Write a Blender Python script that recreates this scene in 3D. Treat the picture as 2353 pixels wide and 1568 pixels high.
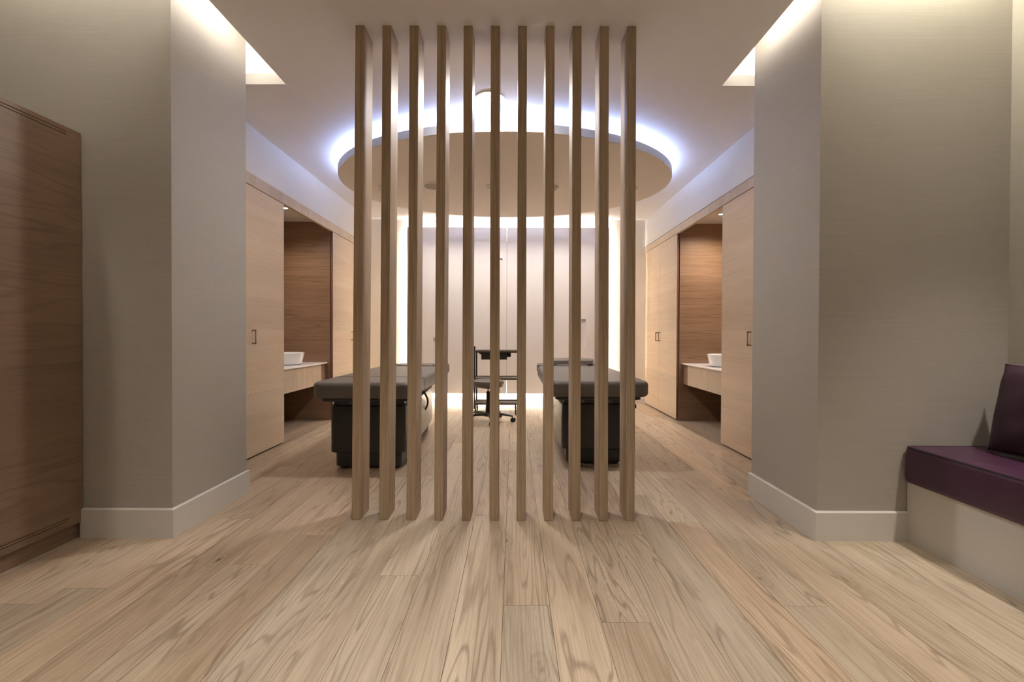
import bpy, bmesh, math, random
from mathutils import Vector, Matrix
PI = math.pi
random.seed(7)
S = bpy.context.scene
for o in list(bpy.data.objects): bpy.data.objects.remove(o)
C = S.collection

# ------------------------------------------------------------------ camera
cam = bpy.data.cameras.new('camera'); co = bpy.data.objects.new('camera', cam); C.objects.link(co)
cam.sensor_width = 36; cam.lens = 1046/2353*36
cam.shift_x = -.0015; cam.shift_y = -.003; cam.clip_start = .05
co.matrix_world = Matrix.Translation((0, 0, 1.05)) @ Matrix.Rotation(PI/2-.0095, 4, 'X') @ Matrix.Rotation(.0035, 4, 'Z')
S.camera = co

# ------------------------------------------------------------------ world + exposure
S.view_settings.view_transform = 'Standard'; S.view_settings.look = 'None'
S.view_settings.gamma = 1; S.view_settings.use_curve_mapping = False
S.view_settings.exposure = 0.90
w = bpy.data.worlds.new('world'); S.world = w; w.use_nodes = True
w.node_tree.nodes['Background'].inputs[0].default_value = (.9, .85, .8, 1)
w.node_tree.nodes['Background'].inputs[1].default_value = .25

# light levels, all in one place (W for lamps, strength for glowing meshes)
L_RING = 16.0;   C_RING = (.40, .54, 1.0)
L_HALO = 85.0;   C_HALO = (1.0, .95, .92)
L_COVE = 11.0;    C_COVE = (1.0, .96, .88)
L_DOWN = 24;     C_WARM = (1.0, .90, .80)

# ------------------------------------------------------------------ material helpers
class NT:
    def __init__(s, name):
        s.m = bpy.data.materials.new(name); s.m.use_nodes = True
        s.t = s.m.node_tree; s.b = s.t.nodes['Principled BSDF']
    def n(s, kind, **kw):
        x = s.t.nodes.new('ShaderNode'+kind)
        for k, v in kw.items(): setattr(x, k, v)
        return x
    def set(s, sock, v):
        if isinstance(v, bpy.types.NodeSocket): s.t.links.new(v, sock)
        elif isinstance(v, bpy.types.Node): s.t.links.new(v.outputs[0], sock)
        else:
            if isinstance(v, tuple) and len(v) == 3 and sock.type == 'RGBA': v = (*v, 1)
            sock.default_value = v
    def math(s, op, a, b=0.0, c=None, clamp=False):
        x = s.n('Math', operation=op, use_clamp=clamp); s.set(x.inputs[0], a); s.set(x.inputs[1], b)
        if c is not None: s.set(x.inputs[2], c)
        return x.outputs[0]
    def vmath(s, op, a, b):
        x = s.n('VectorMath', operation=op); s.set(x.inputs[0], a); s.set(x.inputs[1], b); return x.outputs[0]
    def noise(s, v, scale=1, detail=2, rough=.5, dist=0):
        x = s.n('TexNoise'); s.set(x.inputs['Vector'], v); x.inputs['Scale'].default_value = scale
        x.inputs['Detail'].default_value = detail; x.inputs['Roughness'].default_value = rough
        x.inputs['Distortion'].default_value = dist; return x.outputs['Fac']
    def mix(s, f, a, b, mode='MIX'):
        x = s.n('Mix', data_type='RGBA', blend_type=mode)
        s.set(x.inputs[0], f); s.set(x.inputs[6], a); s.set(x.inputs[7], b); return x.outputs[2]
    def rng(s, v, a, b, c=0., d=1., smooth=False):
        x = s.n('MapRange'); x.interpolation_type = 'SMOOTHSTEP' if smooth else 'LINEAR'
        s.set(x.inputs[0], v)
        for i, q in enumerate((a, b, c, d)): x.inputs[i+1].default_value = q
        return x.outputs[0]
    def bump(s, h, strength=.2, dist=.002):
        x = s.n('Bump'); x.inputs['Strength'].default_value = strength; x.inputs['Distance'].default_value = dist
        s.set(x.inputs['Height'], h); s.t.links.new(x.outputs[0], s.b.inputs['Normal'])
    def p(s, **kw):
        for k, v in kw.items(): s.set(s.b.inputs[k.replace('_', ' ')], v)
        return s

def plain(name, col, rough=.5, metal=0, spec=.5, var=.03, vs=9, coat=0):
    t = NT(name); g = t.n('NewGeometry').outputs['Position']
    n = t.noise(g, vs, 3)
    f = t.rng(n, .3, .7, 1-var, 1+var)
    c = t.mix(1.0, col, f, 'MULTIPLY')
    t.p(Base_Color=c, Roughness=rough, Metallic=metal, Specular_IOR_Level=spec, Coat_Weight=coat)
    return t.m

def glow(name, col, strength):
    t = NT(name); t.p(Base_Color=col, Emission_Color=(*col, 1), Emission_Strength=strength, Roughness=.6)
    t.m.cycles.emission_sampling = 'FRONT_BACK'
    return t.m

def wood(name, light, mid, dark, along='Y', across=('X', 'Z'), rings=14, ring_amt=.35, fibre=.12, ns=(5, .7), per_obj=.0, hue=.0,
         arches=None, knots=False, rough=.45, spec=.4, bump=.15, bands=0, flecks=False):
    t = NT(name); geo = t.n('NewGeometry').outputs['Position']
    oi = t.n('ObjectInfo').outputs['Random']
    sep = t.n('SeparateXYZ'); t.set(sep.inputs[0], geo)
    A = sep.outputs[along]; B = sep.outputs[across[0]]; D = sep.outputs[across[1]]
    off = t.math('MULTIPLY', oi, 53.7 if per_obj else 0.0)
    A2 = t.math('ADD', A, off)
    def vec(a, b, d):
        x = t.n('CombineXYZ'); t.set(x.inputs[0], t.math('MULTIPLY', A2, a)); t.set(x.inputs[1], t.math('MULTIPLY_ADD', B, b, off)); t.set(x.inputs[2], t.math('MULTIPLY', D, d)); return x.outputs[0]
    base = t.noise(vec(ns[1], ns[0], ns[0]), 1, 2.5, .5, .15)
    if arches:
        period, k2, k1, sgn = arches
        wob = t.noise(vec(2.2, 3, 3), 1, 2)
        u = t.math('PINGPONG', t.math('MULTIPLY_ADD', wob, .07, D), period/2)
        f = t.math('ADD', t.math('MULTIPLY', t.math('MULTIPLY', u, u), k2), t.math('MULTIPLY', A, k1*sgn))
        f = t.math('ADD', f, t.math('MULTIPLY', base, 15.0))
        f = t.math('ADD', f, t.math('MULTIPLY', t.noise(vec(9, 60, 60), 1, 2), 1.3))
    else:
        f = t.math('MULTIPLY', base, rings*2.0)
        f = t.math('ADD', f, t.math('MULTIPLY', t.noise(vec(5, 60, 60), 1, 2), .5))
    ln = t.math('PINGPONG', f, 1.0)
    ln = t.rng(ln, .55, 1.0, 0, 1, True)
    msk = t.rng(t.noise(vec(.9, 7, 7), 1, 2), .35, .62)
    ln = t.math('MULTIPLY', ln, msk)
    fib = t.noise(vec(7, 420, 420), 1, 3, .65)
    fib2 = t.noise(vec(1.6, 120, 120), 1, 3, .65)
    tone = t.rng(t.noise(vec(.6, 9, 9), 1, 3), .3, .7)
    c = t.mix(tone, light, mid)
    c = t.mix(t.math('MULTIPLY', ln, ring_amt), c, dark)
    c = t.mix(t.math('MULTIPLY', t.rng(fib, .5, .8), fibre*2.2), c, dark)
    c = t.mix(t.math('MULTIPLY', t.rng(fib2, .45, .8), fibre*2.2), c, dark)
    if bands:   # leaves of veneer, book matched along the panel
        st = t.math('FLOOR', t.math('DIVIDE', D, bands))
        wn = t.n('TexWhiteNoise', noise_dimensions='1D'); t.set(wn.inputs['W'], st)
        c = t.mix(1.0, c, t.rng(wn.outputs['Value'], 0, 1, .92, 1.05), 'MULTIPLY')
    if flecks:
        fl = t.noise(vec(16, 42, 42), 1, 2, .5, 1.2)
        fm = t.rng(t.noise(vec(.5, 3, 3), 1, 1), .55, .7)
        c = t.mix(t.math('MULTIPLY', t.math('MULTIPLY', t.rng(fl, .62, .68), fm), .30), c, (.78, .64, .49))
    if per_obj:
        c = t.mix(1.0, c, t.rng(oi, 0, 1, 1-per_obj, 1+per_obj), 'MULTIPLY')
        r2 = t.math('FRACT', t.math('MULTIPLY', oi, 17.31))
        hs = t.n('HueSaturation'); t.set(hs.inputs['Saturation'], t.rng(r2, 0, 1, 1-hue*.3, 1+hue*.2)); t.set(hs.inputs['Hue'], t.rng(r2, 0, 1, .5+hue*.012, .5-hue*.012)); t.set(hs.inputs['Color'], c); c = hs.outputs[0]
    if knots:
        vo = t.n('TexVoronoi'); t.set(vo.inputs['Vector'], vec(1.5, 3.2, 0)); vo.inputs['Scale'].default_value = 1.0
        d = t.math('ADD', vo.outputs['Distance'], t.math('MULTIPLY', t.math('SUBTRACT', t.noise(vec(40, 60, 0), 1, 2), .5), .08))
        gate = t.math('GREATER_THAN', t.math('FRACT', t.math('MULTIPLY', vo.outputs['Color'], 7.7)), .30)
        k = t.math('MULTIPLY', t.rng(d, .035, .012, 0, 1, True), gate)
        hal = t.math('MULTIPLY', t.rng(d, .22, .03, 0, 1, True), gate)
        hl = t.rng(t.math('PINGPONG', t.math('MULTIPLY', d, 30), 1.0), .3, 1, .35, 1)
        c = t.mix(t.math('MULTIPLY', t.math('MULTIPLY', hal, hl), .45), c, dark)
        c = t.mix(t.math('MULTIPLY', k, .9), c, (.07, .04, .025))
    t.p(Base_Color=c, Roughness=t.rng(fib2, .2, .8, rough-.05, rough+.08), Specular_IOR_Level=spec)
    t.bump(t.math('ADD', fib, t.math('MULTIPLY', ln, .5)), bump, .0006)
    return t.m

def wallpaper(name, col, horiz=True):
    t = NT(name); g = t.n('NewGeometry').outputs['Position']
    n1 = t.noise(t.vmath('MULTIPLY', g, (5, 5, 420)), 1, 3, .65)
    n2 = t.noise(t.vmath('MULTIPLY', g, (2.2, 2.2, 150)), 1, 2, .6)
    n3 = t.noise(t.vmath('MULTIPLY', g, (500, 500, 12)), 1, 2, .5)
    v = t.math('ADD', t.rng(n1, .25, .75, -.06, .06), t.rng(n2, .25, .75, -.025, .025))
    v = t.math('ADD', v, t.rng(n3, .25, .75, .975, 1.025))
    t.p(Base_Color=t.mix(1.0, col, v, 'MULTIPLY'), Roughness=.62, Specular_IOR_Level=.3)
    t.bump(t.math('ADD', n1, n3), .35, .0005)
    return t.m

OAK = ((.56, .405, .27), (.44, .305, .195), (.22, .14, .085))
M = dict(
    plank=wood('oak_floorboards', (.60, .483, .355), (.475, .37, .262), (.205, .14, .09), 'Y', ('X', 'Z'), rings=20, ring_amt=.62, fibre=.27,
               ns=(5.0, .45), per_obj=.13, hue=.5, knots=True, rough=.40, spec=.35, flecks=True),
    subfloor=plain('subfloor', (.10, .07, .045), .9),
    slat=wood('oak_slats', (.55, .415, .28), (.45, .325, .213), (.21, .142, .085), 'Z', ('X', 'Y'), rings=12, ring_amt=.35, fibre=.32, ns=(9, .35), per_obj=.08, hue=.25, rough=.5),
    door_r=wood('oak_veneer_bookmatched', (.68, .53, .38), (.62, .475, .33), (.36, .24, .15), 'Y', ('X', 'Z'), ring_amt=.40, fibre=.12, ns=(7, .8), arches=(.27, 720., 38., 1), rough=.42, bands=.27),
    door_l=wood('oak_veneer_mirrored', (.68, .53, .38), (.62, .475, .33), (.36, .24, .15), 'Y', ('X', 'Z'), ring_amt=.40, fibre=.12, ns=(7, .8), arches=(.27, 720., 38., 1), rough=.42, bands=.27),
    trim=wood('oak_upright_grain', (.62, .50, .37), (.53, .41, .29), (.32, .22, .14), 'Z', ('Y', 'X'), rings=7, ring_amt=.25, fibre=.3, ns=(18, .8), rough=.45),
    niche=wood('stained_shaded_lining', (.37, .235, .15), (.29, .18, .11), (.12, .072, .044), 'X', ('Y', 'Z'), rings=10, ring_amt=.4, fibre=.3, ns=(9, .5), rough=.4, bands=.35),  # reddish stained veneer, with the niche's shade put into the colour
    niche_back=wood('stained_shaded_lining_lengthways', (.37, .235, .15), (.29, .18, .11), (.12, .072, .044), 'Y', ('X', 'Z'), rings=10, ring_amt=.4, fibre=.3, ns=(9, .5), rough=.4, bands=.35),  # same stain and painted-in shade, grain running lengthways
    dark=wood('dark_oak_cabinet', (.31, .205, .135), (.26, .17, .11), (.14, .085, .055), 'Y', ('X', 'Z'), rings=10, ring_amt=.4, fibre=.2, ns=(5, .6), rough=.38, spec=.4, bands=.45),
    edge=plain('dark_brown_edging', (.20, .095, .07), .4),
    paper=wallpaper('linen_wallpaper', (.43, .40, .355)),
    white=plain('white_ceiling_paint', (.90, .865, .83), .7, var=.01),
    wallp=plain('white_wall_paint', (.74, .72, .68), .6, var=.01),
    cream=plain('cream_wall_paint', (.78, .70, .58), .6, var=.01),
    base=plain('grey_white_skirting', (.67, .64, .59), .45, var=.015),
    disc=plain('beige_canopy_paint', (.82, .74, .65), .6, var=.01),
    discrim=plain('white_canopy_edge', (.72, .72, .72), .6, var=.01),
    gpanel=plain('back_painted_panel', (.88, .85, .83), .16, spec=.55, var=.008),
    slot=plain('slot_shadow', (.50, .46, .43), .6),
    stone=plain('white_stone_top', (.82, .80, .79), .2, var=.02, vs=30),
    ceramic=plain('white_ceramic', (.86, .86, .87), .08, coat=.5, var=.005),
    bronze=plain('brushed_bronze', (.42, .34, .28), .35, metal=.8),
    chrome=plain('chrome', (.7, .7, .7), .15, metal=1),
    leather=plain('taupe_upholstery', (.125, .108, .094), .48, spec=.6, var=.06, vs=60),
    leather2=plain('taupe_upholstery_light', (.13, .113, .098), .42, spec=.45, var=.05, vs=60),
    black=plain('charcoal_lacquer', (.034, .033, .031), .38, spec=.4),
    black2=plain('black_plastic', (.014, .013, .013), .3),
    gunmetal=plain('gunmetal_shelf', (.17, .15, .135), .3, metal=.3),
    purple=plain('purple_upholstery', (.062, .020, .052), .38, spec=.6, var=.05, vs=50),
    purpled=plain('dark_plum_fabric', (.040, .015, .032), .6, spec=.5, var=.06, vs=50),
    piping=plain('plum_piping', (.030, .012, .026), .5),
    whitep=plain('white_plastic', (.75, .73, .70), .35),
    rubber=plain('grey_rubber', (.05, .05, .05), .6),
)
# the upholstery side skirt with its stitched wave
def skirt_mat():
    t = NT('stitched_skirt'); g = t.n('NewGeometry').outputs['Position']
    sep = t.n('SeparateXYZ'); t.set(sep.inputs[0], g)
    z = t.math('ADD', sep.outputs['Z'], t.math('MULTIPLY', t.math('SINE', t.math('MULTIPLY', sep.outputs['Y'], 9)), .018))
    d = t.math('ABSOLUTE', t.math('SUBTRACT', t.math('PINGPONG', z, .11), .055))
    l = t.rng(d, .0, .0045, 1, 0, True)
    c = t.mix(t.math('MULTIPLY', l, .8), (.34, .325, .275), (.04, .037, .032))
    t.p(Base_Color=c, Roughness=.32, Specular_IOR_Level=.6); t.bump(t.math('SUBTRACT', 1.0, l), .5, .003)
    return t.m
M['skirt'] = skirt_mat()

# ------------------------------------------------------------------ object helpers
def worg(p):
    v = Vector((0, 0, 0))
    while p: v += p.location; p = p.parent
    return v
def obj(name, bm, m, parent=None, smooth=False):
    me = bpy.data.meshes.new(name)
    if parent: bmesh.ops.translate(bm, vec=-worg(parent), verts=bm.verts)
    bmesh.ops.recalc_face_normals(bm, faces=bm.faces)
    bm.to_mesh(me); bm.free()
    me.materials.append(M[m] if isinstance(m, str) else m)
    if smooth:
        for p in me.polygons: p.use_smooth = True
        try: me.set_sharp_from_angle(angle=math.radians(38))
        except Exception: pass
    o = bpy.data.objects.new(name, me); C.objects.link(o)
    if parent: o.parent = parent
    return o
def thing(name, label, cat, loc, group=None):
    o = bpy.data.objects.new(name, None); C.objects.link(o); o.location = loc; o.empty_display_size = .1
    o['label'] = label; o['category'] = cat
    if group: o['group'] = group
    return o
def tag(o, label, cat, group=None):
    o['label'] = label; o['category'] = cat
    if group: o['group'] = group
    return o
def struct(o): o['kind'] = 'structure'; return o

def add_box(bm, x0, x1, y0, y1, z0, z1, bev=0, seg=2):
    vs = [bm.verts.new((x, y, z)) for x in (x0, x1) for y in (y0, y1) for z in (z0, z1)]
    fs = [bm.faces.new([vs[i] for i in q]) for q in ((0, 1, 3, 2), (4, 6, 7, 5), (0, 4, 5, 1), (2, 3, 7, 6), (0, 2, 6, 4), (1, 5, 7, 3))]
    if bev:
        es = list({e for f in fs for e in f.edges})
        bmesh.ops.bevel(bm, geom=es, offset=bev, segments=seg, affect='EDGES', profile=.5)
    return bm
def box(*a, **k): return add_box(bmesh.new(), *a, **k)
def add_tube(bm, pts, r, n=10, caps=True, closed=False):
    pts = [Vector(p) for p in pts]; rs = r if isinstance(r, (list, tuple)) else [r]*len(pts)
    rings = []; up = Vector((0, 0, 1)); N = len(pts)
    for i, p in enumerate(pts):
        if closed: d = (pts[(i+1) % N]-pts[i-1])
        else: d = (pts[min(i+1, N-1)]-pts[max(i-1, 0)])
        d.normalize()
        a = d.cross(up if abs(d.z) < .95 else Vector((1, 0, 0))).normalized(); b = d.cross(a)
        rings.append([bm.verts.new(p+(a*math.cos(t)+b*math.sin(t))*rs[i]) for t in [2*PI*j/n for j in range(n)]])
    for i in range(N if closed else N-1):
        A, B = rings[i], rings[(i+1) % N]
        for j in range(n): bm.faces.new((A[j], A[(j+1) % n], B[(j+1) % n], B[j]))
    if caps and not closed: bm.faces.new(rings[0]); bm.faces.new(rings[-1])
    return bm
def tube(*a, **k): return add_tube(bmesh.new(), *a, **k)
def add_lathe(bm, prof, c=(0, 0), n=40, sx=1, sy=1, cap0=True, cap1=True):
    rings = []
    for r, z in prof:
        rings.append([bm.verts.new((c[0]+sx*r*math.cos(2*PI*j/n), c[1]+sy*r*math.sin(2*PI*j/n), z)) for j in range(n)])
    for A, B in zip(rings, rings[1:]):
        for j in range(n): bm.faces.new((A[j], A[(j+1) % n], B[(j+1) % n], B[j]))
    if cap0: bm.faces.new(rings[0])
    if cap1: bm.faces.new(rings[-1])
    return bm
def lathe(*a, **k): return add_lathe(bmesh.new(), *a, **k)
def slab(x0, x1, y0, y1, z0, z1, pr, er=0, seg=6, eseg=4, taper=None, bm=None):
    """block with rounded plan corners (pr: one radius or four, from (x0,y0) round) and rounded edges er"""
    bm = bm or bmesh.new()
    prs = pr if isinstance(pr, (tuple, list)) else [pr]*4
    cs = [((x0, y0), PI, (1, 1)), ((x1, y0), 1.5*PI, (-1, 1)), ((x1, y1), 0, (-1, -1)), ((x0, y1), .5*PI, (1, -1))]
    def loop(ins, z):
        out = []
        for (c, a0, s), R in zip(cs, prs):
            R = max(R, er+.002); cx, cy = c[0]+s[0]*R, c[1]+s[1]*R
            for k in range(seg+1):
                a = a0+k*PI/2/seg; rr = R-ins
                x, y = cx+rr*math.cos(a), cy+rr*math.sin(a)
                if taper: x, y = taper(x, y, z)
                out.append(bm.verts.new((x, y, z)))
        return out
    prof = []
    if er:
        prof += [(er*(1-math.sin(k*PI/2/eseg)), z0+er*(1-math.cos(k*PI/2/eseg))) for k in range(eseg+1)]
        prof += [(er*(1-math.cos(k*PI/2/eseg)), z1-er*(1-math.sin(k*PI/2/eseg))) for k in range(eseg+1)]
    else: prof = [(0, z0), (0, z1)]
    ls = [loop(i, z) for i, z in prof]
    for A, B in zip(ls, ls[1:]):
        for j in range(len(A)): bm.faces.new((A[j], A[(j+1) % len(A)], B[(j+1) % len(A)], B[j]))
    bm.faces.new(ls[0]); bm.faces.new(ls[-1])
    return bm

H = 2.76; HT = 2.835; HR = 3.0          # ceiling, top of its lip, upper ceiling in the light troughs
XL, XR = -2.18, 1.98                     # cabinet planes
YB = 6.85                                # back wall
PLX, PRX = -1.745, 1.553                 # faces of the two wall returns
PLY, PRY = 2.325, 2.318
RX0, RX1 = -1.572, 1.427                 # edges of the trough openings
# ------------------------------------------------------------------ lamps
def area(name, loc, rot, sx, sy, power, col, spread=180):
    l = bpy.data.lights.new(name, 'AREA'); l.shape = 'RECTANGLE'; l.size = sx; l.size_y = sy; l.energy = power; l.color = col; l.spread = math.radians(spread)
    o = bpy.data.objects.new(name, l); o.location = loc; o.rotation_euler = rot; C.objects.link(o); return o
def spot(name, loc, power, col, ang=95, blend=.6, rad=.04, rot=(0, 0, 0)):
    l = bpy.data.lights.new(name, 'SPOT'); l.energy = power; l.color = col; l.spot_size = math.radians(ang); l.spot_blend = blend; l.shadow_soft_size = rad
    o = bpy.data.objects.new(name, l); o.location = loc; o.rotation_euler = rot; C.objects.link(o); return o

# ------------------------------------------------------------------ floor, board by board
floor = struct(obj('floor', box(-3.0, 2.95, -1.7, 7.0, -.06, -.018), 'subfloor'))
um = bpy.data.meshes.new('plank'); bm = box(0, 1, 0, 1, -.018, 0); bmesh.ops.recalc_face_normals(bm, faces=bm.faces); bm.to_mesh(um); bm.free(); um.materials.append(M['plank'])
known = {-6: [2.05], -8: [2.56], -5: [2.35, 4.6], -7: [4.0], -2: [1.962, 4.35], -3: [3.35], 0: [2.61], 1: [1.749, 4.06], 4: [2.377], 3: [1.647, 4.2],
         2: [3.41], -1: [3.42], 7: [1.749], 6: [2.525], 9: [2.86], 10: [3.59], 8: [3.49], 5: [2.95]}
PW = .18; X0 = -.2165
for k in range(-15, 18):
    xa = X0+(k-0)*PW
    xb = xa+PW
    xa = max(xa, -2.99); xb = min(xb, 2.94)
    if xb-xa < .03: continue
    js = sorted(known.get(k, [1.0+random.random()*2]))
    if js[0] > 1.3 and k in known: js.insert(0, min(js[0]-random.uniform(1.5, 2.2), 1.25-random.random()*.5))
    while js[0] > -1.2: js.insert(0, js[0]-random.uniform(1.5, 2.2))
    while js[-1] < 6.2: js.append(js[-1]+random.uniform(1.3, 2.2))
    js = [j for j in js if -1.5 < j < 6.9]
    ys = [-1.69]+js+[6.99]
    for a, b in zip(ys, ys[1:]):
        o = bpy.data.objects.new('plank', um); C.objects.link(o); o.parent = floor
        o.location = (xa+.0007, a+.0007, 0); o.scale = (xb-xa-.0014, b-a-.0014, 1)

# ------------------------------------------------------------------ ceiling and light troughs
cl = bmesh.new()
add_box(cl, RX0, RX1, -1.7, 3.148, H, HT)
add_box(cl, -3.0, 2.95, 3.148, 7.0, H, HT)
add_box(cl, -3.0, 2.95, -1.7, 7.0, HR, HR+.05)                       # upper ceiling
add_box(cl, RX0+.13, RX0+.15, -1.7, 3.3, HT, HR)                     # sides of the troughs
add_box(cl, RX1-.15, RX1-.13, -1.7, 3.3, HT, HR)
add_box(cl, -3.0, RX0+.13, 3.3, 3.32, HT, HR)
add_box(cl, RX1-.13, 2.95, 3.3, 3.32, HT, HR)
struct(obj('ceiling', cl, 'white'))

# ------------------------------------------------------------------ walls
wl = bmesh.new()
add_box(wl, -3.0, PLX, PLY, 2.972, 0, HR)
struct(obj('wall_front_left', wl, 'paper'))
struct(obj('wall_front_right', box(PRX, 2.95, PRY, 2.958, 0, HR), 'paper'))
struct(obj('wall_side_left', box(-3.05, -3.0, -1.7, PLY, 0, HR), 'paper'))
struct(obj('wall_side_right', box(2.518, 2.58, -1.7, PRY, 0, HR), 'paper'))
struct(obj('wall_rear', box(-3.05, 2.95, -1.75, -1.7, 0, HR+.05), 'paper'))
struct(obj('wall_left', box(XL-.08, XL, 2.972, YB, 2.372, H), 'wallp'))
struct(obj('wall_right', box(XR-.008, XR+.08, 2.958, YB, 2.362, H), 'wallp'))
struct(obj('wall_back', box(-3.0, 2.95, YB, YB+.1, 0, H), 'cream'))
ov = bmesh.new(); add_box(ov, -3.05, -3.0, 2.972, YB, 0, H); struct(obj('wall_outer_left', ov, 'wallp'))
ov = bmesh.new(); add_box(ov, 2.9, 2.95, 2.958, YB, 0, H); struct(obj('wall_outer_right', ov, 'wallp'))

def skirting(name, pts, h=.15, t=.014, m='base'):
    """boxed run with mitred corners; pts go round the outside face, t towards the room"""
    bm = bmesh.new()
    rings = []
    for (x, y, xo, yo) in pts:
        rings.append([bm.verts.new(v) for v in ((x, y, 0), (xo, yo, 0), (xo, yo, h-.006), (x+(xo-x)*.5, y+(yo-y)*.5, h), (x, y, h))])
    for A, B in zip(rings, rings[1:]):
        for j in range(5): bm.faces.new((A[j], A[(j+1) % 5], B[(j+1) % 5], B[j]))
    bm.faces.new(rings[0]); bm.faces.new(rings[-1])
    return struct(obj(name, bm, m))
T = .015
skirting('baseboard_front_left', [(-2.205, PLY, -2.205, PLY-T), (PLX, PLY, PLX+T, PLY-T), (PLX, 2.972, PLX+T, 2.972+T), (-2.18, 2.972, -2.18, 2.972+T)])
skirting('baseboard_front_right', [(2.01, PRY, 2.01, PRY-T), (PRX, PRY, PRX-T, PRY-T), (PRX, 2.958, PRX-T, 2.958+T), (1.98, 2.958, 1.98, 2.958+T)])
skirting('baseboard_back_right', [(1.44, YB, 1.44, YB-T), (XR, YB, XR, YB-T)], h=.09)
skirting('baseboard_back_left', [(XL, YB, XL, YB-T), (-1.64, YB, -1.64, YB-T)], h=.09)

# ------------------------------------------------------------------ cabinets along both side walls
def side(s):
    """s=-1 left, +1 right. X grows away from the room: P(d) = plane + s*d"""
    P0 = XL if s < 0 else XR
    word = 'left' if s < 0 else 'right'
    ys = 2.972+T if s < 0 else 2.958+T
    dm = 'door_l' if s < 0 else 'door_r'
    def bx(d0, d1, y0, y1, z0, z1, **k):
        a, b = sorted((P0+s*d0, P0+s*d1)); return box(a, b, y0, y1, z0, z1, **k)
    ZD = 2.268; ZT = 2.370 if s < 0 else 2.360
    struct(obj('trim_1' if s < 0 else 'trim_2', bx(-.004, .03, ys, YB, ZD+.004, ZT, bev=.0015, seg=1), 'trim'))
    def cabinet(y0, y1, doors, lab):
        c = thing('wardrobe', lab, 'cabinet', (P0+s*.3, (y0+y1)/2, 0))
        cb = bmesh.new()
        a, b = sorted((P0+s*.028, P0+s*.62))
        add_box(cb, a, b, y0, y0+.018, .0, ZD); add_box(cb, a, b, y1-.018, y1, .0, ZD)
        add_box(cb, a, b, y0+.018, y1-.018, ZD-.018, ZD); add_box(cb, a, b, y0+.018, y1-.018, .03, .048)
        a2, b2 = sorted((P0+s*.60, P0+s*.62)); add_box(cb, a2, b2, y0+.018, y1-.018, .048, ZD-.018)
        obj('carcass', cb, 'niche_back', c)
        a3, b3 = sorted((P0+s*.045, P0+s*.06)); obj('plinth', box(a3, b3, y0+.018, y1-.018, 0, .03), 'black', c)
        for (d0, d1, hy) in doors:
            d = obj('door', bx(0, .024, d0+.0015, d1-.0015, .014, ZD, bev=.001, seg=1), dm, c)
            hb = bmesh.new(); q = .006
            for z in (.955, 1.075-.012):
                a, b = sorted((P0-s*.036, P0)); add_box(hb, a, b, hy-q, hy+q, z, z+.012, bev=.001, seg=1)
            a, b = sorted((P0-s*.036, P0-s*.025)); add_box(hb, a, b, hy-q, hy+q, .955, 1.075, bev=.0015, seg=1)
            obj('handle', hb, 'bronze', d)
        return c
    yn0, yn1 = 4.325 if s < 0 else 4.335, 5.495 if s < 0 else 5.53
    ym = 3.70
    near = cabinet(ys, yn0, [(ys, ym, ym-.07), (ym, yn0, ym+.095)], 'tall pale oak cabinet on the %s side, nearer the camera, just past the wall corner' % word)
    ymid = (yn1+YB)/2
    far = cabinet(yn1, YB-.004, [(yn1, ymid, ymid-.055), (ymid, YB-.004, ymid+.055)], 'tall pale oak double-door cabinet on the %s side wall, in the back corner' % word)
    e = obj('edge_strip', bx(.0, .026, yn1-.006, yn1-.0005, .014, ZD), 'edge', far); e['label'] = 'dark brown door edging'
    # wash niche between them
    n = thing('wash_niche', 'brown wood-lined wash niche between the oak cabinets on the %s side' % word, 'alcove', (P0+s*.35, (yn0+yn1)/2, 0))
    obj('end_panel', bx(.028, .70, yn1-.02, yn1-.001, 0, 2.385), 'niche', n)
    obj('near_panel', bx(.028, .70, yn0+.001, yn0+.02, 0, 2.385), 'niche', n)
    obj('back_panel', bx(.68, .70, yn0+.02, yn1-.02, 0, 2.385), 'niche_back', n)
    t = obj('niche_ceiling', bx(.031, .70, yn0+.001, yn1-.001, 2.385, 2.40), 'wallp', n); t['label'] = 'white niche ceiling'
    lx, ly = (-2.445, 4.87) if s < 0 else (2.300, 5.06)
    dl = thing('niche_downlight', 'small round downlight in the ceiling of the %s wash niche' % word, 'downlight', (lx, ly, 2.385), 'niche downlights')
    obj('trim_ring', lathe([(.036, 2.3845), (.036, 2.381), (.030, 2.380), (.027, 2.3845)], (lx, ly), 24), 'whitep', dl, True)
    obj('lens', lathe([(.026, 2.3835), (.026, 2.3815)], (lx, ly), 20), glow('lens_%s' % word, (1, .9, .8), 10), dl)
    spot('niche_lamp', (lx, ly, 2.375), 26 if s < 0 else 52, (1, .84, .68), 150, 1, .03)
    # vanity
    v = thing('vanity_unit', 'wall-hung oak vanity shelf with a white top in the %s niche' % word, 'vanity', (P0+s*.36, (yn0+yn1)/2, .45))
    obj('countertop', bx(.055, .68, yn0+.02, yn1-.02, .684, .699, bev=.004), 'stone', v)
    obj('apron', bx(.072, .09, yn0+.02, yn1-.17, .448, .684), 'trim', v)
    k = obj('filler_panel', bx(.076, .094, yn1-.168, yn1-.02, .448, .684), 'niche', v); k['label'] = 'darker oak end filler'
    obj('underside', bx(.09, .68, yn0+.02, yn1-.17, .448, .462), 'niche_back', v)
    # basin
    bxc = P0+s*.335; byc = 5.0 if s < 0 else 4.93
    b = thing('wash_basin', 'white round countertop basin in the %s niche' % word, 'basin', (bxc, byc, .699))
    z = .699
    obj('bowl', lathe([(.158, z), (.175, z+.012), (.199, z+.120), (.203, z+.130), (.199, z+.134), (.192, z+.130), (.172, z+.05), (.12, z+.022), (.03, z+.018)], (bxc, byc), 48), 'ceramic', b, True)
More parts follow.
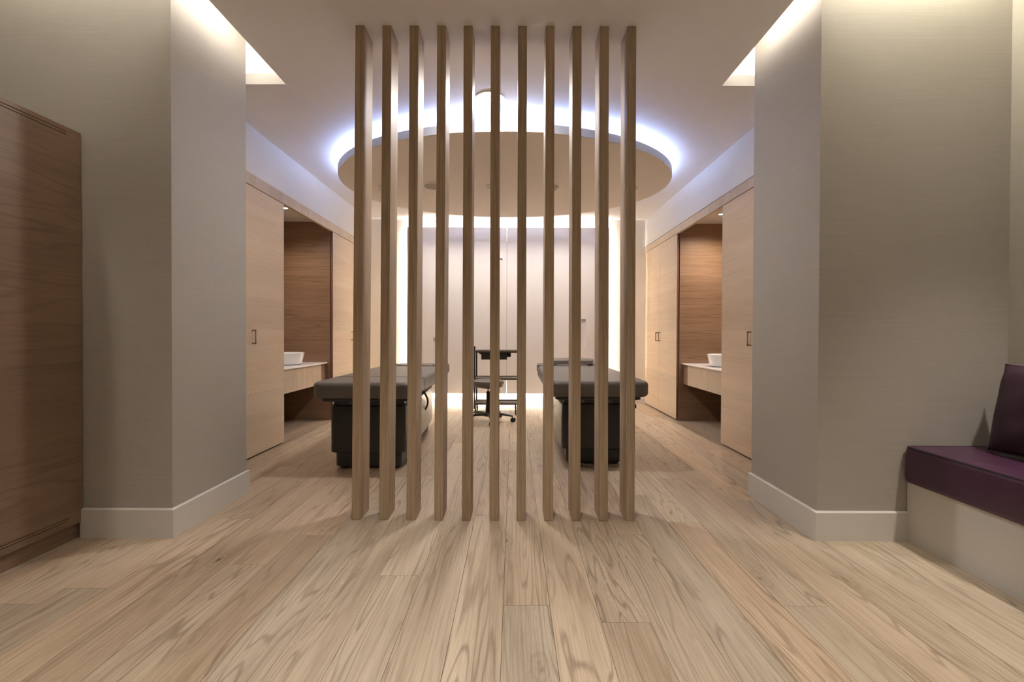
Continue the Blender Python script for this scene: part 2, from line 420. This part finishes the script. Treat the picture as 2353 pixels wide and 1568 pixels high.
    obj('drain', lathe([(.022, z+.0185), (.022, z+.022), (.015, z+.024)], (bxc, byc), 20), 'chrome', b, True)
    fx = P0+s*.60
    fa = thing('basin_tap', 'chrome mixer tap behind the %s basin' % word, 'tap', (fx, byc, .699))
    obj('body', lathe([(.026, .699), (.026, .705), (.02, .709), (.02, .93), (.017, .94)], (fx, byc), 20), 'chrome', fa, True)
    obj('spout', tube([(fx-s*.012, byc, .91), (fx-s*.08, byc, .912), (fx-s*.15, byc, .905), (fx-s*.165, byc, .885)], .011, 12), 'chrome', fa, True)
    obj('lever', tube([(fx, byc, .938), (fx+s*.008, byc, .956), (fx-s*.05, byc, .972)], .006, 8), 'chrome', fa, True)
side(-1); side(1)

# ------------------------------------------------------------------ back-lit panel on the back wall
PX0, PX1, PZ0, PZ1, PY = -1.590, 1.419, .156, 2.628, 6.77
bp = thing('backlit_wall_panel', 'large glossy pale panel floating in front of the back wall with a glowing halo', 'wall panel', (0, YB, PZ0))
def panel_leaf(x0, x1, slots):
    bm = bmesh.new(); sl = sorted(slots); d = .022
    # front faces with rectangular recesses, built column by column
    xs = sorted({x0, x1, *[q for a in sl for q in a[:2]]})
    for a, b in zip(xs, xs[1:]):
        hit = [q for q in sl if q[0] <= a and b <= q[1]]
        if not hit: add_box(bm, a, b, PY, PY+.03, PZ0, PZ1)
        else:
            q = hit[0]
            add_box(bm, a, b, PY, PY+.03, PZ0, q[2]); add_box(bm, a, b, PY, PY+.03, q[3], PZ1); add_box(bm, a, b, PY+d, PY+.03, q[2], q[3])
    bmesh.ops.remove_doubles(bm, verts=bm.verts, dist=1e-5)
    bmesh.ops.dissolve_limit(bm, angle_limit=.01, verts=bm.verts, edges=bm.edges)
    return bm
obj('panel', panel_leaf(PX0, -.1045, [(-1.192, -1.125, .62, .99), (-.245, -.168, 1.68, 2.17)]), 'gpanel', bp)
obj('panel', panel_leaf(-.1015, PX1, [(1.005, 1.073, .88, 1.27)]), 'gpanel', bp)
fr = bmesh.new()
for (a, b, c, d) in ((PX0+.2, PX0+.24, PZ0+.2, PZ1-.2), (PX1-.24, PX1-.2, PZ0+.2, PZ1-.2), (-.13, -.07, PZ0+.2, PZ1-.2)): add_box(fr, a, b, PY+.03, YB, c, d)
obj('mounting_rail', fr, 'gunmetal', bp)
st = bmesh.new(); g = glow('halo_led', C_HALO, L_HALO)
i_, q = .045, .02
ya, yb = PY+.031, PY+.038
add_box(st, PX0+i_, PX0+i_+q, ya, yb, PZ0+i_, PZ1-i_)
add_box(st, PX1-i_-q, PX1-i_, ya, yb, PZ0+i_, PZ1-i_)
add_box(st, PX0+i_, PX1-i_, ya, yb, PZ1-.022, PZ1-.002)
add_box(st, PX0+i_, PX1-i_, ya, yb, PZ0+.002, PZ0+.022)
obj('light_strip', st, g, bp)

# ------------------------------------------------------------------ oval ceiling canopy with its ring of light
DCX, DCY, DA, DB, DZ0, DZ1 = -.090, 4.795, 1.690, 1.290, 2.600, 2.668
dc = thing('ceiling_canopy', 'large beige oval canopy hung below the ceiling, ringed by bluish light', 'ceiling canopy', (DCX, DCY, DZ0))
def ell(bm, k, z, n=128, off=0.): return [bm.verts.new((DCX+(DA+off)*math.cos(2*PI*j/n), DCY+(DB+off)*math.sin(2*PI*j/n), z)) for j in range(n)]
def bridge(bm, A, B):
    n = len(A)
    for j in range(n): bm.faces.new((A[j], A[(j+1) % n], B[(j+1) % n], B[j]))
bm = bmesh.new(); a = ell(bm, 1, DZ0+.004, off=-.001); b = ell(bm, 1, DZ0, off=-.004); bridge(bm, a, b); bm.faces.new(b)
c = ell(bm, 1, DZ0+.02, off=-.02); bridge(bm, a, c); bm.faces.new(c)
obj('soffit_panel', bm, 'disc', dc)
bm = bmesh.new(); a = ell(bm, 1, DZ0+.003); b = ell(bm, 1, DZ1); c = ell(bm, 1, DZ1, off=-.012); d = ell(bm, 1, DZ0+.021, off=-.012); bridge(bm, a, b); bridge(bm, b, c); bridge(bm, c, d); bridge(bm, d, a)
r_ = obj('rim', bm, 'discrim', dc, True); r_['label'] = 'white edge band'
bm = bmesh.new(); add_box(bm, DCX-.9, DCX+.9, DCY-.6, DCY+.6, DZ0+.02, H)
obj('hanger', bm, 'white', dc)
bm = bmesh.new()
a = ell(bm, 1, DZ0+.064, off=-.042); b = ell(bm, 1, DZ0+.080, off=-.042); c = ell(bm, 1, DZ0+.080, off=-.058); d = ell(bm, 1, DZ0+.064, off=-.058)
bridge(bm, a, b); bridge(bm, b, c); bridge(bm, c, d); bridge(bm, d, a)
obj('light_strip', bm, glow('ring_led', C_RING, L_RING), dc)

# fittings in the canopy and the ceiling
def ringed(name, label, cat, x, y, z, R, r, lens, group=None):
    t = thing(name, label, cat, (x, y, z), group)
    obj('bezel', lathe([(R, z), (R, z-.004), (R-.006, z-.008), (r+.004, z-.007), (r, z-.001), (r, z)], (x, y), 48), 'whitep', t, True)
    obj(lens[0], lathe([(r, z-.0005), (r, z-.003), (r*.7, z-.0045)], (x, y), 40), lens[1], t, True)
    return t
ringed('ceiling_speaker', 'large round ceiling speaker flush in the oval canopy, left of centre', 'speaker', -.845, 4.80, DZ0, .125, .10, ('grille', plain('speaker_grille', (.42, .37, .31), .7)))
ringed('recessed_downlight', 'small unlit recessed downlight at the middle of the oval canopy', 'downlight', -.224, 4.81, DZ0, .083, .062, ('lens', plain('dull_reflector', (.45, .40, .35), .4)))
ringed('lit_downlight', 'bright round lit downlight in the ceiling in front of the oval canopy', 'downlight', -.177, 3.324, H, .112, .092, ('lens', glow('downlight_lens', (1, .97, .94), 22)))
x, y, z = .415, 4.82, DZ0
sd = thing('smoke_detector', 'white dome smoke detector under the oval canopy, right of centre', 'smoke detector', (x, y, z))
obj('base', lathe([(.056, z), (.058, z-.008), (.056, z-.014)], (x, y), 32), 'whitep', sd, True)
obj('sensor_head', lathe([(.050, z-.014), (.052, z-.026), (.038, z-.030), (.038, z-.036), (.030, z-.044), (.010, z-.048)], (x, y), 32), 'whitep', sd, True)
for x, w_ in ((-1.405, 'left'), (1.285, 'right')):
    y = 4.80
    sp = thing('sprinkler_head', 'tiny sprinkler head under the oval canopy near its %s end' % w_, 'sprinkler', (x, y, z))
    obj('escutcheon', lathe([(.030, z), (.030, z-.003), (.012, z-.008)], (x, y), 24), 'whitep', sp, True)
    bm = tube([(x, y, z-.006), (x, y, z-.022)], .007, 10); add_tube(bm, [(x-.010, y, z-.020), (x-.012, y, z-.036), (x, y, z-.046), (x+.012, y, z-.036), (x+.010, y, z-.020)], .0022, 6)
    obj('frame', bm, 'chrome', sp, True)
    obj('deflector', lathe([(.016, z-.046), (.016, z-.048)], (x, y), 16), 'chrome', sp)

# ------------------------------------------------------------------ slat screen
bots = [-.905, -.751, -.597, -.443, -.287, -.132, .021, .176, .329, .483, .633]
tops = [-.884, -.734, -.583, -.430, -.283, -.132, .019, .173, .322, .474, .626]
ordn = ['leftmost', 'second from the left', 'third from the left', 'fourth from the left', 'fifth from the left', 'middle', 'fifth from the right', 'fourth from the right', 'third from the right', 'second from the right', 'rightmost']
for i, (xb, xt) in enumerate(zip(bots, tops)):
    W = .050; y0, y1 = 2.543, 2.698
    bm = bmesh.new()
    add_box(bm, 0, W, y0, y1, 0, H, bev=.0022, seg=1)
    for v in bm.verts: v.co.x += xb+(xt-xb)*v.co.z/H
    o = obj('screen_slat', bm, 'slat')
    # put the origin at the foot of the slat
    o.data.transform(Matrix.Translation((-xb-W/2, -(y0+y1)/2, 0))); o.location = (xb+W/2, (y0+y1)/2, 0)
    tag(o, '%s vertical oak slat of the floor-to-ceiling screen' % ordn[i], 'slat', 'oak slats of the screen')

# ------------------------------------------------------------------ dark cabinet at left
dk = thing('dark_wood_cabinet', 'dark oak cabinet standing against the wall at the left edge of the picture', 'cabinet', (-2.5, 2.0, 0))
CX = -2.200; CY1 = PLY-.006; CY0 = 1.66
obj('body', box(-2.95, CX-.022, CY0, CY1, .082, 2.058), 'dark', dk)
fb = bmesh.new()
add_box(fb, CX-.022, CX-.006, CY0, CY1, .082, 2.058)
for (z0, z1, ye) in ((.082, .112, 2.245), (.116, .124, 2.245), (.128, 2.019, 2.245), (2.023, 2.033, 2.245), (2.037, 2.058, 2.245)):
    add_box(fb, CX-.006, CX, CY0, ye, z0, z1)
add_box(fb, CX-.006, CX, 2.245, CY1, .082, 2.058)
obj('door', fb, 'dark', dk)
obj('plinth', box(-2.95, CX-.024, CY0, CY1, 0, .082), 'dark', dk)

# ------------------------------------------------------------------ bench at right
bn = thing('upholstered_bench', 'built-in bench with a purple seat cushion and pale plinth in the right corner', 'bench', (2.25, 1.2, 0))
BY0, BY1 = .1, PRY-.004
obj('plinth', box(2.010, 2.514, BY0, BY1, 0, .302), 'base', bn)
sc = obj('seat_cushion', slab(1.985, 2.514, BY0, BY1-.002, .302, .488, .028, .024), 'purple', bn, True)
bm = bmesh.new()
for zz in (.4825,):
    x0, x1, y0, y1 = 1.9925, 2.511, BY0+.004, BY1-.008
    add_tube(bm, [(x0, y0, zz), (x0, (y0+y1)/2, zz), (x0, y1-.026, zz), (x0+.007, y1-.009, zz), (x0+.025, y1-.001, zz), (x1, y1-.001, zz), (x1, y0, zz)], .0055, 8)
obj('piping', bm, 'piping', sc, True)
# throw pillow
def pillow(w_, h, t, n=18):
    bm = bmesh.new(); gr = {}
    for sgn in (1, -1):
        for i in range(n+1):
            for j in range(n+1):
                u, v = -1+2*i/n, -1+2*j/n
                if sgn == -1 and (abs(u) == 1 or abs(v) == 1): gr[(sgn, i, j)] = gr[(1, i, j)]; continue
                pin = 1-.055*(1-abs(v)**2)*(abs(u)**2)*1.0; pin2 = 1-.055*(1-abs(u)**2)*(abs(v)**2)
                th = t/2*((1-abs(u)**2.6)*(1-abs(v)**2.6))**.45
                wr = .006*math.sin(7*u+3*v)*math.sin(5*v-2*u)*(1-abs(u)**4)*(1-abs(v)**4)
                gr[(sgn, i, j)] = bm.verts.new((sgn*(th+wr), u*w_/2*pin, v*h/2*pin2))
    for sgn in (1, -1):
        for i in range(n):
            for j in range(n): bm.faces.new((gr[(sgn, i, j)], gr[(sgn, i+1, j)], gr[(sgn, i+1, j+1)], gr[(sgn, i, j+1)]))
    return bm
pl = thing('throw_pillow', 'dark plum square pillow leaning against the wall on the purple bench', 'pillow', (2.345, 1.975, .494))
cv = bpy.data.objects.new('cover', None)
bm = pillow(.46, .43, .16)
R = Matrix.Translation((.0, 0, .207)) @ Matrix.Rotation(.20, 4, 'Y')
bmesh.ops.transform(bm, matrix=R, verts=bm.verts); bmesh.ops.translate(bm, vec=worg(pl), verts=bm.verts)
cvr = obj('cover', bm, 'purpled', pl, True); bpy.data.objects.remove(cv)
pts = []
N = 60
for k in range(N):
    a = k/N*4; sgm = int(a); f = a-sgm
    e = -1+2*f
    u, v = [(e, -1), (1, e), (-e, 1), (-1, -e)][sgm]
    pin = 1-.055*(1-abs(v)**2)*(abs(u)**2); pin2 = 1-.055*(1-abs(u)**2)*(abs(v)**2)
    pts.append((R @ Vector((0, u*.23*pin, v*.215*pin2)))+worg(pl))
obj('piping', tube(pts, .0045, 8, closed=True), plain('lilac_grey_piping', (.16, .11, .13), .6), cvr, True)

# ------------------------------------------------------------------ treatment tables
def table(X0, X1, Y0, word, extra):
    t = thing('treatment_table', 'dark taupe treatment table on a charcoal pedestal, %s' % extra, 'treatment table', ((X0+X1)/2, Y0+.9, 0))
    cx = (X0+X1)/2; s = 1 if word == 'left' else -1          # s: side facing the room centre
    zt, zb = .690, .568
    y1, y2 = Y0+.44, Y0+1.70
    mt = obj('mattress', slab(X0, X1, Y0, y2, zb, zt, (.085, .085, .10, .10), .032, 10, 7), 'leather', t, True)
    if s > 0:
        lp = []; er = .032
        for (mx, mz, a0) in ((X1-er, zt-er, 0), (X0+er, zt-er, PI/2), (X0+er, zb+er, PI), (X1-er, zb+er, 1.5*PI)):
            for k in range(6): lp.append((mx+(er+.0005)*math.cos(a0+k*PI/10), y1, mz+(er+.0005)*math.sin(a0+k*PI/10)))
        obj('seam', tube(lp, .0022, 6, closed=True), 'black', mt, True)
    # head end: cradle with face opening between two arm pads
    hy0, hy1 = y2-.03, y2+.30
    hw = .20
    bm = slab(cx-hw, cx+hw, hy0, hy1, zb+.035, zt+.016, .06, .025, 8, 5)
    hd = obj('head_cushion', bm, 'leather2', t, True)
    obj('face_opening', lathe([(.052, zt+.0165), (.052, zt+.0185), (.030, zt+.019)], (cx, (hy0+hy1)/2+.03), 28, sx=1.3, sy=1.0), 'black2', hd, True)
    for q in (-1, 1):
        a, b = sorted((cx+q*(hw+.012), cx+q*(X1-X0)/2*.985))
        obj('arm_pad', slab(a, b, hy0+.002, hy1-.04, zb+.03, zt+.014, .05, .024, 6, 5), 'leather2', t, True)
    # chassis under the upholstery
    obj('frame', slab(X0+.055, X1-.055, Y0+.03, y2+.16, .545, .5675, .06, .004, 6, 2), 'black', t, True)
    bx0, bx1 = (X0+.065, X1-.10) if s > 0 else (X0+.120, X1-.125)
    by0, by1 = Y0+.18, Y0+1.68
    tp = lambda x, y, z: ((x if (x-cx)*s < 0 else x-s*.055*(y-by0)/(by1-by0)), y)
    obj('collar', slab(bx0+.012, bx1-.012, by0+.012, by1-.02, .490, .5445, .06, .003, 6, 2, taper=tp), 'black2', t, True)
    pb = obj('pedestal', slab(bx0, bx1, by0, by1, .130, .492, .06, .006, 8, 3, taper=tp), 'black', t, True)
    obj('foot', slab(bx0+.035, bx1-.035, by0+.02, by1-.03, .022, .129, .05, .006, 8, 3, taper=tp), 'black', t, True)
    # door seams on the front, thin proud strips
    for fx in (.13, .87):
        x = bx0+(bx1-bx0)*fx; obj('front_seam', box(x-.0015, x+.0015, by0-.0012, by0+.002, .135, .486), 'black2', pb)
    for fx in (.30, .72):
        x = bx0+(bx1-bx0)*fx; obj('socket', box(x-.022, x+.022, by0+.008, by0+.014, .502, .524, bev=.002, seg=1), plain('grey_socket_%s%d' % (word, int(fx*100)), (.12, .11, .10), .4), t)
    # stitched side skirts
    for q in (-1, 1):
        xs = (bx1+.002) if q > 0 else (bx0-.002)
        bm = bmesh.new()
        drift = -s*.055 if q == s else 0
        ya, yb = by0+.07, by1-.06
        fr_ = lambda y: xs+drift*(y-by0)/(by1-by0)
        bul = .022 if q == s else .006
        gr = [[bm.verts.new((fr_(y)+q*bul*math.sin(PI*min(1, max(0, (y-ya)/(yb-ya))))**.5, y, z)) for z in (.136, .30, .486)] for y in [ya+(yb-ya)*k/16 for k in range(17)]]
        inn = [[bm.verts.new((fr_(y)-q*.004, y, z)) for z in (.136, .30, .486)] for y in [ya+(yb-ya)*k/16 for k in range(17)]]
        for k in range(16):
            for j in range(2):
                bm.faces.new((gr[k][j], gr[k+1][j], gr[k+1][j+1], gr[k][j+1])); bm.faces.new((inn[k][j], inn[k][j+1], inn[k+1][j+1], inn[k+1][j]))
            bm.faces.new((gr[k][0], inn[k][0], inn[k+1][0], gr[k+1][0])); bm.faces.new((gr[k][2], gr[k+1][2], inn[k+1][2], inn[k][2]))
        for k in (0, 16):
            for j in range(2): bm.faces.new((gr[k][j], gr[k][j+1], inn[k][j+1], inn[k][j]))
        o = obj('side_skirt', bm, 'skirt', pb, True); o['label'] = 'grey stitched side skirt'
    for q in ((bx0+.09, by0+.08), (bx1-.09, by0+.08), (bx0+.12, by1-.1), (bx1-.12, by1-.1)):
        obj('levelling_foot', lathe([(.028, 0), (.028, .010), (.014, .016), (.012, .0225)], q, 16), 'rubber', t, True)
    # lever under the head end and a hanging lead
    hx = X1-.06 if s > 0 else X1-.055
    ly = y2 if s > 0 else Y0+.32
    kz = 0 if s > 0 else .02
    obj('lever', tube([(hx-.05, ly-.05, .552), (hx, ly-.03, .545), (hx+.012, ly-.02, .50), (hx+.012, ly-.02, .46)], .006, 8), 'chrome', t, True)
    obj('lever_knob', lathe([(.010, .440), (.014, .445), (.014, .468), (.010, .473)], (hx+.012, ly-.02), 14), 'black2', t, True)
    kx = (bx1 if s > 0 else bx0)
    obj('cable', tube([(kx+s*(-.015+.055*math.sin(PI*q/16)-.02*q/16), y1+.42+.20*(q/16)**1.3, .548-.26*q/16) for q in range(17)], .009, 10), 'black2', t, True)
    return t, bx0, bx1, by0, zt, y2, cx
TL = table(-1.478, -.728, 3.300, 'left', 'left behind the slat screen')
TR = table(.268, 1.040, 3.435, 'right', 'right behind the slat screen')
# bolster on the right-hand table
bo = thing('head_pillow', 'small grey-brown wedge pillow at the head of the right treatment table', 'pillow', (.675, 5.25, .7100))
bm = bmesh.new()
x0, x1, y0, y1, z0 = .455, .895, 5.13, 5.39, .7100
prof = [(y0, 0), (y0+.02, .038), (y0+.06, .054), (y1-.05, .060), (y1, .04), (y1+.005, 0)]
rr = [[bm.verts.new((x0+(x1-x0)*k/8, y, z0+h*(1-.10*abs(k-4)/4))) for y, h in prof] for k in range(9)]
for A, B in zip(rr, rr[1:]):
    for j in range(6): bm.faces.new((A[j], A[(j+1) % 6], B[(j+1) % 6], B[j]))
bm.faces.new(rr[0]); bm.faces.new(rr[-1])
obj('pad', bm, 'leather2', bo, True)
o = obj('end_tag', box(x1+.001, x1+.014, y0+.02, y0+.17, z0, z0+.055, bev=.004), plain('pale_tape', (.55, .47, .36), .7), bo); o['label'] = 'frayed pale end tape'
# foot control ring on the floor
fc = thing('foot_control', 'thin metal foot control bar on the floor in front of the right treatment table', 'foot control', (.68, 3.55, 0))
pts = [(.52+.35*k/14, 3.60-.075*math.sin(PI*k/14), .022) for k in range(15)]
obj('bar', tube(pts, .007, 10), 'gunmetal', fc, True)
for q in (.53, .86): obj('bar_foot', box(q-.012, q+.012, 3.57, 3.612, 0, .022, bev=.002, seg=1), 'rubber', fc)

# ------------------------------------------------------------------ stool
sx, sy = -.300, 5.44
stl = thing('rolling_stool', 'low round taupe stool on a black five-star castor base', 'stool', (sx, sy, 0))
obj('seat', lathe([(.03, .412), (.163, .414), (.180, .424), (.187, .442), (.188, .468), (.180, .486), (.158, .496), (.06, .499), (.01, .4992)], (sx, sy), 48), 'leather2', stl, True)
obj('seat_plate', lathe([(.06, .396), (.085, .398), (.085, .4115)], (sx, sy), 24), 'black2', stl, True)
obj('gas_column', lathe([(.014, .25), (.014, .397)], (sx, sy), 20), 'chrome', stl, True)
obj('column_cover', lathe([(.034, .085), (.030, .20), (.025, .26), (.024, .352), (.020, .36)], (sx, sy), 24), 'black2', stl, True)
base = obj('star_base', lathe([(.045, .062), (.048, .075), (.046, .100), (.034, .108)], (sx, sy), 24), 'black', stl, True)
for k in range(5):
    a = math.radians(-8+72*k); dx, dy = math.cos(a), math.sin(a)
    bm = bmesh.new(); n = 9; R_ = .297; rings = []
    for i in range(n):
        f = i/(n-1); r = .030+(R_-.030)*f; zc = .086+.012*math.sin(f*PI*.55)-.030*f**2.2; hw = .021-.008*f; hh = .017-.007*f
        rings.append([bm.verts.new((sx+dx*r-dy*hw*u, sy+dy*r+dx*hw*u, zc+hh*v)) for u, v in ((-1, -.6), (-.6, -1), (.6, -1), (1, -.6), (1, .6), (.6, 1), (-.6, 1), (-1, .6))])
    for A, B in zip(rings, rings[1:]):
        for j in range(8): bm.faces.new((A[j], A[(j+1) % 8], B[(j+1) % 8], B[j]))
    bm.faces.new(rings[0]); bm.faces.new(rings[-1])
    obj('arm', bm, 'black', stl, True)
    ex, ey = sx+dx*R_, sy+dy*R_
    bm = tube([(ex-dx*.006, ey-dy*.006, .070), (ex-dx*.006, ey-dy*.006, .046)], .007, 10)
    wx, wy = ex+dx*.004, ey+dy*.004
    ax = Vector((math.cos(a+1.1), math.sin(a+1.1), 0))
    c0 = Vector((wx, wy, .0245))
    add_tube(bm, [c0-ax*.007, c0+ax*.007], .016, 12)
    cst = obj('castor', bm, 'black', stl, True)
    for q in (-1, 1): obj('wheel', tube([c0+ax*q*.009, c0+ax*q*.012, c0+ax*q*.021, c0+ax*q*.024], [.020, .0245, .0245, .020], 20), 'black2', cst, True)

# ------------------------------------------------------------------ trolley
tx0, tx1, ty0, ty1 = -.512, .075, 5.88, 6.22
tr = thing('instrument_trolley', 'dark three-tier trolley on castors standing behind the stool', 'trolley', ((tx0+tx1)/2, (ty0+ty1)/2, 0))
for x in (tx0+.009, tx1-.009):
    for y in (ty0+.012, ty1-.012): obj('post', tube([(x, y, .070), (x, y, .885 if y < 6 else .80)], [.0105, .0105], 12), 'black', tr, True)
for z, zz in ((.800, .825), (.452, .475), (.128, .150)):
    sh = obj('shelf', slab(tx0, tx1, ty0, ty1, z, z+.010, .02, .002, 5, 2), 'gunmetal', tr, True)
    bm = bmesh.new()
    add_box(bm, tx0, tx1, ty0, ty0+.006, z, zz-.002); add_box(bm, tx0, tx1, ty1-.006, ty1, z, zz-.002)
    add_box(bm, tx0, tx0+.006, ty0+.006, ty1-.006, z, zz-.002); add_box(bm, tx1-.006, tx1, ty0+.006, ty1-.006, z, zz-.002)
    obj('shelf_lip', bm, 'gunmetal', sh)
    rp = [(tx0+.03, ty0+.02, z+.008), (tx0+.03, ty0+.02, zz+.016), (tx1-.03, ty0+.02, zz+.016), (tx1-.03, ty0+.02, z+.008)]
    obj('wire_rail', tube(rp, .0022, 6), 'chrome', sh, True)
dr = obj('drawer', box(-.418, -.085, ty0+.02, ty1-.03, .712, .798, bev=.003, seg=1), 'black', tr)
obj('drawer_runner', box(-.445, -.418, ty0+.03, ty1-.04, .780, .799), 'black2', tr); obj('side_bracket', box(-.085, -.035, ty0+.03, ty1-.04, .745, .799, bev=.006), 'black2', tr)
for x in (tx0+.02, tx1-.045):
    for y in (ty0+.02, ty1-.02):
        bm = tube([(x, y, .128), (x, y, .050)], .008, 10); add_box(bm, x-.012, x+.012, y-.016, y+.010, .048, .062, bev=.003, seg=1); add_box(bm, x-.012, x-.009, y-.012, y+.006, .028, .05); add_box(bm, x+.009, x+.012, y-.012, y+.006, .028, .05)
        cs = obj('castor', bm, 'black', tr)
        obj('wheel', tube([(x-.008, y-.003, .026), (x+.008, y-.003, .026)], .026, 20), 'black2', cs, True)

# ------------------------------------------------------------------ trough lights and downlights of the front room, added rear fill
tw = thing('trough_light', 'long warm light strip lying in the ceiling trough on the left', 'light strip', (RX0+.03, 1.5, HT))
gl_ = glow('trough_led', C_COVE, L_COVE)
obj('strip', box(RX0+.020, RX0+.035, -1.5, 2.80, HT, HT+.042), gl_, tw)
tw3 = thing('trough_light', 'short light strip across the far end of the left ceiling trough', 'light strip', (-2.2, 3.2, HT))
obj('strip', box(-2.95, RX0-.03, 3.20, 3.215, HT, HT+.020), gl_, tw3)
tw2 = thing('trough_light', 'long warm light strip lying in the ceiling trough on the right', 'light strip', (RX1-.03, 1.5, HT))
obj('strip', box(RX1-.035, RX1-.020, -1.5, 2.80, HT, HT+.042), gl_, tw2)
tw4 = thing('trough_light', 'short light strip across the far end of the right ceiling trough', 'light strip', (2.1, 3.2, HT))
obj('strip', box(RX1+.03, 2.9, 3.20, 3.215, HT, HT+.020), gl_, tw4)

spot('bench_downlight', (2.26, 1.25, 2.98), 105, C_WARM, 72, .8, .05)
spot('cabinet_downlight', (-2.36, 1.0, 2.98), 33, C_WARM, 100, .8, .05)
spot('entry_downlight', (-.15, .9, 2.75), 112, (1, .94, .87), 100, .9, .06)
area('wall_washer_right', (2.05, 2.245, 2.985), (0, 0, 0), .75, .03, 4, (1, .95, .72))
area('wall_washer_left', (-2.35, 2.245, 2.985), (0, 0, 0), .7, .03, 1.0, (1, .95, .72))
dl_ = area('lit_downlight_lamp', (-.177, 3.324, 2.750), (0, 0, 0),   .18, .18, 11.5, (1, .96, .92)); dl_.data.shape = 'DISK'
area('rear_fill_light', (-.09, 6.22, 2.755), (0, 0, 0), 2.9, .05, 15, (1, .90, .78), 120)  # added fill without a fitting, brightens the back of the room
